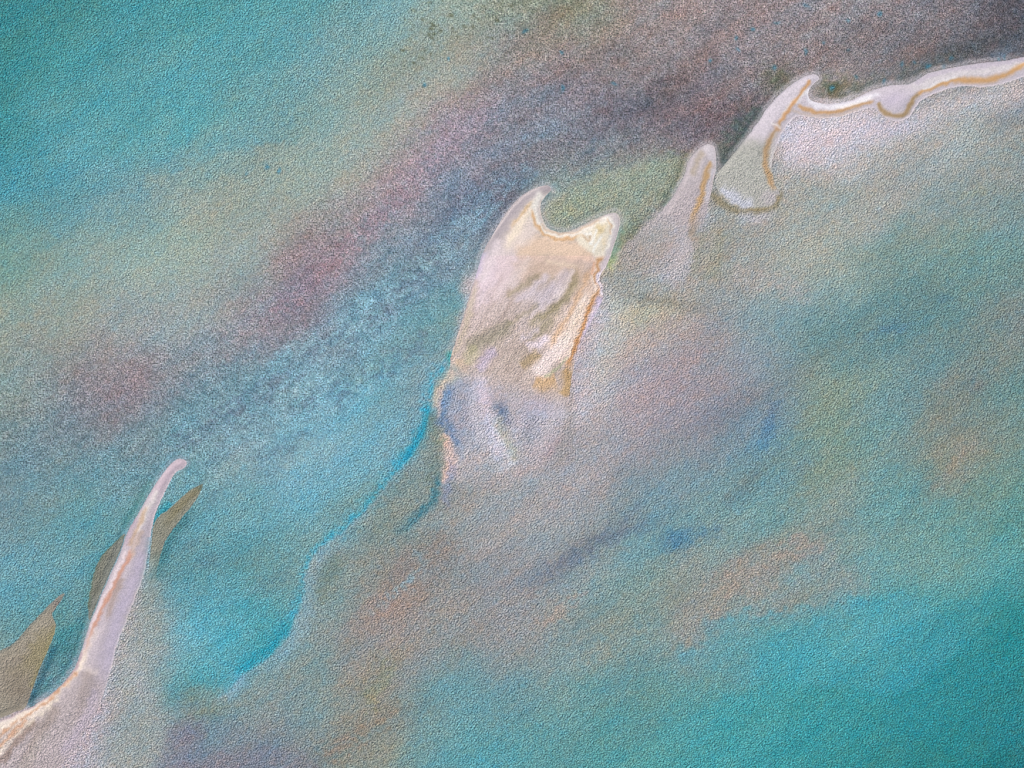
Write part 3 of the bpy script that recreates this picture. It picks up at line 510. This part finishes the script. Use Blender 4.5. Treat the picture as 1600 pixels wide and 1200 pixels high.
# --- brown shoals
f = FW.copy()
patch(f, E_OUT, 4, (158,149,134), 1, .5, inner=-1)
blob(f, 30, 1040, 60, 26, 40, (146,134,122), .6, .2); blob(f, 60, 1020, 16, 50, -35, (152,140,104), .7); blob(f, 30, 1080, 26, 30, 0, (134,120,108), .5)
blob(f, 92, 940, 14, 8, 50, (146,132,128), .8); stroke(f, [(84,985),(72,1022),(52,1068)], 2, 7, (150,140,98), .6, 1)
stroke(f, [(100,932),(84,942),(64,960),(44,982),(22,1006),(0,1018)], .8, 3, (120,124,118), .6, .6)
FS['E'] = f
f = FW.copy()
patch(f, G_OUT, 4, (132,133,124), 1, .5, inner=-1); stroke(f, [(170,862),(156,890),(148,925)], 3, 8, (122,120,106), .7, 1); stroke(f, [(192,838),(172,854),(152,880),(141,922),(138,950)], .8, 3, (96,112,92), .7, .6)
FS['G'] = f
f = FW.copy()
patch(f, H_OUT, 4, (142,140,126), 1, .5, inner=-1); stroke(f, [(312,764),(292,780),(270,803),(254,830)], [2,4,5,4], 6, (130,122,94), .8, 1, (0,.4)); blob(f, 244, 830, 8, 24, 0, (134,132,118), .5)
sl = box(np.array([[200.,840.],[300.,960.]]), 0); m = smooth((gy[sl]-850)/70)[..., None]; f[sl] = f[sl]*(1-m)+FW[sl]*m
blob(f, 314, 762, 8, 6, 40, (78,96,84), .7)
FS['H'] = f

for k_ in FS:
    if k_ in 'EGH': FS[k_] = FS[k_]+(mott2*2.5+mott*2+tiny*2)[..., None]
    b_ = smooth((FS[k_].mean(axis=2)-165)/60)[..., None]
    FS[k_] += b_*np.array([2, 4, 12])
    c_ = FS[k_]; ex_ = smooth((c_[..., 0:1]-c_[..., 2:3]-38)/40)*.08; FS[k_] = c_+(c_.mean(axis=2, keepdims=True)+10-c_)*ex_
# ------------------------------------------------------------------ helpers: sampling and meshes
def samp(A, px, py):
    u = np.clip(px-X0, 0, NX-1.001); v = np.clip(py-Y0, 0, NY-1.001)
    iu = u.astype(int); iv = v.astype(int); fu = (u-iu); fv = (v-iv)
    if A.ndim == 3: fu = fu[..., None]; fv = fv[..., None]
    return A[iv, iu]*(1-fu)*(1-fv)+A[iv, iu+1]*fu*(1-fv)+A[iv+1, iu]*(1-fu)*fv+A[iv+1, iu+1]*fu*fv
def lin(c):
    c = np.clip(c, 2, 250)/255.
    return np.where(c <= .04045, c/12.92, ((c+.055)/1.055)**2.4)
TURB = .9
BOOST = 1/(TURB+(1-TURB)**2)         # light lost twice on its way through the water film
def far_blend(px, py, col):
    """beyond the mapped part of the bay the sea turns to plain deep teal"""
    d = np.maximum(np.maximum(-px, px-1600), np.maximum(-py, py-1200))
    m = smooth(d/900)[..., None]
    return col*(1-m)+np.array([60, 140, 148.])*m
def mesh_from_grid(name, px, py, z, keep, col, attrs, mat, parent=None, origin=None, gain=1.0):
    ny, nx = px.shape
    x, y = toxy(px, py)
    ox, oy = origin if origin else (0, 0)
    idx = np.arange(ny*nx).reshape(ny, nx)
    q = np.stack([idx[:-1, :-1], idx[1:, :-1], idx[1:, 1:], idx[:-1, 1:]], -1).reshape(-1, 4)
    if keep is not None:
        k = keep.ravel(); q = q[k[q].any(axis=1)]
        used = np.unique(q); remap = np.full(ny*nx, -1); remap[used] = np.arange(len(used)); q = remap[q]
    else: used = np.arange(ny*nx)
    co = np.stack([x.ravel()-ox, y.ravel()-oy, z.ravel()], -1)[used]
    me = bpy.data.meshes.new(name)
    me.vertices.add(len(co)); me.vertices.foreach_set('co', co.astype(np.float32).ravel())
    me.loops.add(q.size); me.loops.foreach_set('vertex_index', q.ravel().astype(np.int32))
    me.polygons.add(len(q)); me.polygons.foreach_set('loop_start', (np.arange(len(q))*4).astype(np.int32))
    me.update(calc_edges=True)
    me.polygons.foreach_set('use_smooth', np.ones(len(q), bool))
    a = me.color_attributes.new('sediment', 'FLOAT_COLOR', 'POINT')
    c4 = np.ones((len(co), 4), np.float32); c4[:, :3] = (lin(col.reshape(-1, 3)[used])/GAIN*(gain if np.isscalar(gain) else gain.ravel()[used][:, None]))
    a.data.foreach_set('color', c4.ravel())
    for n, v in attrs.items():
        b = me.attributes.new(n, 'FLOAT', 'POINT'); b.data.foreach_set('value', v.ravel()[used].astype(np.float32))
    me.materials.append(mat)
    o = bpy.data.objects.new(name, me); C.collection.objects.link(o)
    o.location = (ox, oy, 0)
    if parent:
        o.parent = parent; o.location = (ox-parent.location.x, oy-parent.location.y, 0)
    return o

# ------------------------------------------------------------------ materials
def N(nt, t, **k):
    n = nt.nodes.new(t)
    for a, b in k.items(): setattr(n, a, b)
    return n
def ripple_nodes(nt, amp):
    """wind ripples in world metres: a coarse crossed chop and a fine grain, weighed by the mesh's chop / grain attributes"""
    L = nt.links.new
    geo = N(nt, 'ShaderNodeNewGeometry')
    wob = N(nt, 'ShaderNodeTexNoise'); wob.inputs['Scale'].default_value = .03; L(geo.outputs['Position'], wob.inputs['Vector'])
    ws = N(nt, 'ShaderNodeVectorMath', operation='MULTIPLY_ADD'); L(wob.outputs['Color'], ws.inputs[0]); ws.inputs[1].default_value = (5, 5, 0); L(geo.outputs['Position'], ws.inputs[2])
    outs = []
    for ang, sx, sy, sc, det in [(52, 1.25, .85, 1.4, 0.5), (12, 1.2, .9, 1.75, 0.4), (58, 1.2, .85, 2.8, .5)]:
        mp = N(nt, 'ShaderNodeMapping', vector_type='TEXTURE'); mp.inputs['Rotation'].default_value = (0, 0, math.radians(ang)); mp.inputs['Scale'].default_value = (sx, sy, 1)
        L(ws.outputs[0], mp.inputs['Vector'])
        no = N(nt, 'ShaderNodeTexNoise'); no.inputs['Scale'].default_value = sc; no.inputs['Detail'].default_value = det; no.inputs['Roughness'].default_value = .55
        L(mp.outputs[0], no.inputs['Vector']); outs.append(no.outputs['Fac'])
    ch = N(nt, 'ShaderNodeAttribute', attribute_name='chop'); gr = N(nt, 'ShaderNodeAttribute', attribute_name='grain')
    ad = N(nt, 'ShaderNodeMath', operation='ADD'); L(outs[0], ad.inputs[0]); L(outs[1], ad.inputs[1])
    m1 = N(nt, 'ShaderNodeMath', operation='MULTIPLY'); L(ad.outputs[0], m1.inputs[0]); L(ch.outputs['Fac'], m1.inputs[1])
    m2 = N(nt, 'ShaderNodeMath', operation='MULTIPLY'); L(outs[2], m2.inputs[0]); L(gr.outputs['Fac'], m2.inputs[1])
    m3 = N(nt, 'ShaderNodeMath', operation='ADD'); L(m1.outputs[0], m3.inputs[0]); L(m2.outputs[0], m3.inputs[1])
    bp = N(nt, 'ShaderNodeBump'); bp.inputs['Strength'].default_value = 1; bp.inputs['Distance'].default_value = amp; L(m3.outputs[0], bp.inputs['Height'])
    # fleck: silt and weed speckle, plus ripple light-and-dark put into the colour
    fl = N(nt, 'ShaderNodeTexNoise'); fl.inputs['Scale'].default_value = 1.8; fl.inputs['Detail'].default_value = 1; L(geo.outputs['Position'], fl.inputs['Vector'])
    return bp.outputs[0], fl.outputs['Color'], fl.outputs['Fac'], gr.outputs['Fac'], m3.outputs[0]
def sea_material(name, amp, rough, spec, fleck=.8, clear=False):
    m = bpy.data.materials.new(name); m.use_nodes = True; nt = m.node_tree; L = nt.links.new
    pb = nt.nodes['Principled BSDF']; out = nt.nodes['Material Output']
    col = N(nt, 'ShaderNodeAttribute', attribute_name='sediment')
    bump, fl, flf, gr, h = ripple_nodes(nt, amp)
    # colour * (1 + fleck*grain*(noise-0.5))
    gy_ = N(nt, 'ShaderNodeMix', data_type='RGBA'); gy_.inputs[0].default_value = .06; L(flf, gy_.inputs[6]); L(fl, gy_.inputs[7])
    sb = N(nt, 'ShaderNodeVectorMath', operation='SUBTRACT'); L(gy_.outputs[2], sb.inputs[0]); sb.inputs[1].default_value = (.5, .5, .5)
    k = N(nt, 'ShaderNodeMath', operation='MULTIPLY'); ga_ = N(nt, 'ShaderNodeMath', operation='ADD'); L(gr, ga_.inputs[0]); ga_.inputs[1].default_value = .25; L(ga_.outputs[0], k.inputs[0]); k.inputs[1].default_value = fleck*4
    sc = N(nt, 'ShaderNodeVectorMath', operation='SCALE'); L(sb.outputs[0], sc.inputs[0]); L(k.outputs[0], sc.inputs['Scale'])
    ad = N(nt, 'ShaderNodeVectorMath', operation='ADD'); L(sc.outputs[0], ad.inputs[0]); ad.inputs[1].default_value = (1, 1, 1)
    mu = N(nt, 'ShaderNodeVectorMath', operation='MULTIPLY'); L(col.outputs['Color'], mu.inputs[0]); L(ad.outputs[0], mu.inputs[1])
    L(mu.outputs[0], pb.inputs['Base Color']); L(bump, pb.inputs['Normal'])
    pb.inputs['Roughness'].default_value = rough; pb.inputs['Specular IOR Level'].default_value = spec
    if clear:
        tr = N(nt, 'ShaderNodeBsdfTransparent'); mx = N(nt, 'ShaderNodeMixShader'); tb = N(nt, 'ShaderNodeAttribute', attribute_name='turbidity')
        L(tb.outputs['Fac'], mx.inputs[0]); L(tr.outputs[0], mx.inputs[1]); L(pb.outputs[0], mx.inputs[2]); L(mx.outputs[0], out.inputs[0])
    return m
AMP = .48
M_water = sea_material('silty_sea_water', AMP, .5, .22, clear=True)
M_bed = sea_material('sea_bed_silt', AMP, .9, .1)
M_sand = sea_material('coral_sand', AMP, .75, .15, .5)
M_wet = sea_material('wet_sand', AMP, .5, .2, .3)
M_line = sea_material('orange_wrack', AMP, .85, .1, .3)

# chop: coarse ripples strongest in the open water; grain: fine ripples and fleck over the weed
Zl = zone([(700,440),(960,420),(1130,250),(1240,150),(1640,110),(1640,260),(1400,420),(1240,560),(1100,760),(900,900),(700,860),(660,640)], 60)
CH = (.62+.4*(1-Zo)+.04*mott+.03*big)*(1-.45*Zw)*(1-.12*Zl); GR = (.7+.4*Zw+.06*mott)*(1-.3*Zl)
CH = CH*(1-.6*HM); GR = GR*(1-.35*HM)

# ------------------------------------------------------------------ sea floor and water, one sheet each out to the horizon
def axis(lo, hi, step, ext):
    core = np.arange(lo, hi+step*.5, step); out = []; d = step
    x = hi
    while x < ext: d *= 1.3; x += d; out.append(x)
    neg = [lo-(v-hi) for v in out][::-1]
    return np.array(neg+list(core)+out)
BARS = {}
for k, o_ in dict(A=A_OUT, B=B_OUT, C=C_OUT, D=D_OUT, E=E_OUT, G=G_OUT, H=H_OUT).items():
    BARS[k] = catmull(o_, 6, True)
def seabed_h(px, py):
    h = np.full(px.shape, -2.6)
    lum = samp(FB.mean(axis=2), px, py)
    h += smooth((lum-90)/100)*1.4
    h += .18*samp(mott, px, py)*0.4
    return np.minimum(h, -.75)
px, py = np.meshgrid(axis(-120, 1720, 5, 24000), axis(-120, 1320, 5, 24000))
mesh_from_grid('seabed', px, py, seabed_h(px, py), None, far_blend(px, py, samp(FW, px, py)), {'chop': samp(CH, px, py), 'grain': samp(GR, px, py)}, M_bed, gain=BOOST)['kind'] = 'structure'
px, py = np.meshgrid(axis(-60, 1660, 2, 24000), axis(-60, 1260, 2, 24000))
lum = samp(FB.mean(axis=2), px, py)
mesh_from_grid('water', px, py, np.zeros(px.shape), None, far_blend(px, py, samp(FW, px, py)), {'chop': samp(CH, px, py), 'grain': samp(GR, px, py), 'turbidity': TURB+0*px}, M_water, gain=BOOST)['kind'] = 'structure'

# ------------------------------------------------------------------ sandbars
# height: quick rise from the water line, soft crest; 'lee' lets a bar sink gently where it fades out
def bar_height(key, px, py, top, rise, lee=None):
    d = sdf(px+samp(w1, px, py)*.3, py+samp(w2, px, py)*.3, BARS[key])
    h = np.where(d > 0, top*(1-np.exp(-np.maximum(d, 0)/rise)), d*.03)
    if lee is not None:
        l = lee(px, py)
        h = np.where(d > 0, h*(.16+.84*l)+.015, h)
    return np.maximum(h, -.5), d
LEE = dict(
    A=lambda x, y: 1-smooth((y-395-(940-x)*.15)/110),
    B=lambda x, y: 1-smooth((y-270)/70),
    C=lambda x, y: np.where(x < 1235, 1-smooth((y-205)/70), 1.0),
    D=lambda x, y: 1-smooth(((x-60)*.5+(y-1085))/90)*(x < 190),
    E=None, G=None, H=None)
TOP = dict(A=.85, B=.8, C=1.0, D=1.1, E=.16, G=.09, H=.09)
INFO = dict(
    A=('sandbar', 'broad cream sandbar with two curved horns and an orange line down its right edge', 'sandbar'),
    B=('sandbar', 'small pale finger of sand with a rounded tip, standing alone between the two larger bars', 'sandbar'),
    C=('sandbar', 'hooked pale sand spit running on as a wavy orange-lined shore to the right edge', 'sandbar'),
    D=('sandbar', 'long slender pinkish sand spit curving up to a thin bent tip', 'sandbar'),
    E=('mud_shoal', 'flat brown pointed shoal beside the left edge, largest and lowest of the three brown shoals', 'shoal'),
    G=('mud_shoal', 'narrow grey-brown shoal hugging the left side of the slender pinkish spit', 'shoal'),
    H=('mud_shoal', 'tapering brown shoal pointing up right, on the right side of the slender pinkish spit', 'shoal'))
GROUP = dict(A='sandbars in the bay', B='sandbars in the bay', C='sandbars in the bay', D='sandbars in the bay', E='brown shoals by the slender spit', G='brown shoals by the slender spit', H='brown shoals by the slender spit')
roots = {}
HC = {}
def bar_surface(key, px, py):
    h, d = bar_height(key, px, py, TOP[key], 36 if key in 'ABCD' else 16, LEE[key])
    if key in 'ABCD': h = h+(.015*samp(mott, px, py)+.006*samp(mott2, px, py))*smooth((d-3)/8)*(LEE[key](px, py) if LEE[key] else 1)
    return h, d
for key, pl in BARS.items():
    st = 1.5
    x0, x1, y0, y1 = pl[:, 0].min()-9, pl[:, 0].max()+9, pl[:, 1].min()-9, pl[:, 1].max()+9
    px, py = np.meshgrid(np.arange(x0, x1, st), np.arange(y0, y1, st))
    z, d = bar_surface(key, px, py)
    if key in 'GH': z = np.where(sdf(px, py, BARS['D']) > -1, np.minimum(z, -.3), z)
    if key == 'E': z = np.where(sdf(px, py, BARS['D']) > 0, np.minimum(z, -.3), z)
    if LEE[key] is not None: l = LEE[key](px, py)
    else: l = np.zeros(px.shape)
    dry = l*smooth((d+2)/4)
    name, label, cat = INFO[key]
    o = mesh_from_grid(name, px, py, z, d > -7, samp(FS[key], px, py),
        {'chop': samp(CH, px, py)*(1-.86*dry)*(.62 if key in 'ABCD' else .7), 'grain': samp(GR, px, py)*(1-.8*dry)}, M_sand if key in 'ABCD' else M_wet, gain=1-.13*dry,
        origin=toxy(pl[:, 0].mean(), pl[:, 1].mean()))
    o['label'] = label; o['category'] = cat; o['group'] = GROUP[key]
    roots[key] = o
# parts lying on the bars: wrack lines and the grey swash rims
def ribbon(key, name, pts, half, mat, up=.012, label=None):
    pl = catmull(pts, 10); n = len(pl)
    tg = np.gradient(pl, axis=0); tg /= np.linalg.norm(tg, axis=1)[:, None]+1e-9
    nm = np.stack([-tg[:, 1], tg[:, 0]], -1)
    hw = np.interp(np.linspace(0, 1, n), np.linspace(0, 1, len(half)), half)
    s = np.linspace(-1, 1, 9)
    px = pl[:, 0][:, None]+nm[:, 0][:, None]*hw[:, None]*s; py = pl[:, 1][:, None]+nm[:, 1][:, None]*hw[:, None]*s
    h, d = bar_surface(key, px, py)
    z = np.maximum(h, .012)+up*(1-s**6)[None, :]*1.0+.004
    z[:, 0] -= .008; z[:, -1] -= .008
    dry = (LEE[key](px, py) if LEE[key] else 0*px)*smooth((d+2)/4)
    o = mesh_from_grid(name, px, py, z, None, samp(FS[key], px, py), {'chop': samp(CH, px, py)*(1-.86*dry), 'grain': samp(GR, px, py)*(1-.8*dry)}, mat, gain=1-.13*dry, parent=roots[key], origin=toxy(pl[:, 0].mean(), pl[:, 1].mean()))
    o.location.z = 0
    if label: o['label'] = label
    return o
ribbon('A', 'wrack_line', [(940,398),(934,410),(932,425),(930,440),(936,448),(932,462),(922,480),(914,500),(906,525),(897,548),(889,568),(888,590)], [4,5,5,5,6,6,6,5,5,5,6,4], M_line)
ribbon('A', 'wrack_line', [(832,322),(834,342),(842,358),(858,370),(880,374),(900,371),(925,366)], [2,3,3,3,3,3,2], M_line)
ribbon('A', 'swash_rim', [(858,295),(850,295),(833,303),(816,315),(798,336),(782,360),(768,384),(758,408)], [3,5,7,8,8,7,6,3], M_wet)
ribbon('A', 'swash_rim', [(950,339),(960,339),(964,346),(960,365),(953,388),(946,406)], [2,3,4,4,3,2], M_wet)
ribbon('B', 'wrack_line', [(1112,252),(1106,266),(1101,280),(1099,297),(1094,313),(1086,332),(1080,346)], [3,6,7,6,5,5,3], M_line)
ribbon('C', 'wrack_line', [(1267,126),(1253,143),(1241,160),(1228,176),(1218,193),(1208,212),(1200,228),(1197,246),(1199,265),(1205,283)], [3,4,4,4,4,6,7,6,5,3], M_line)
ribbon('C', 'wrack_line', [(1246,163),(1255,170),(1270,175),(1288,177),(1310,174),(1332,167),(1352,161),(1366,157)], [3,4,4,4,4,4,3,2], M_line)
ribbon('C', 'wrack_line', [(1371,160),(1376,169),(1386,177),(1402,182),(1414,177),(1421,166),(1428,155),(1434,149),(1446,141),(1462,135),(1484,128),(1506,125),(1532,127),(1557,122),(1577,114),(1595,104),(1620,94),(1680,72)], [3,4,5,5,4,4,4,3,3,4,5,6,7,7,6,6,6,4], M_line)
ribbon('D', 'wrack_line', [(206,856),(200,872),(190,893),(178,918),(163,946),(150,975),(139,1002),(132,1028)], [3,4,4,4,4,4,4,2], M_line)
ribbon('D', 'swash_rim', [(286,724),(270,731),(254,753),(240,776)], [3,5,6,4], M_wet)
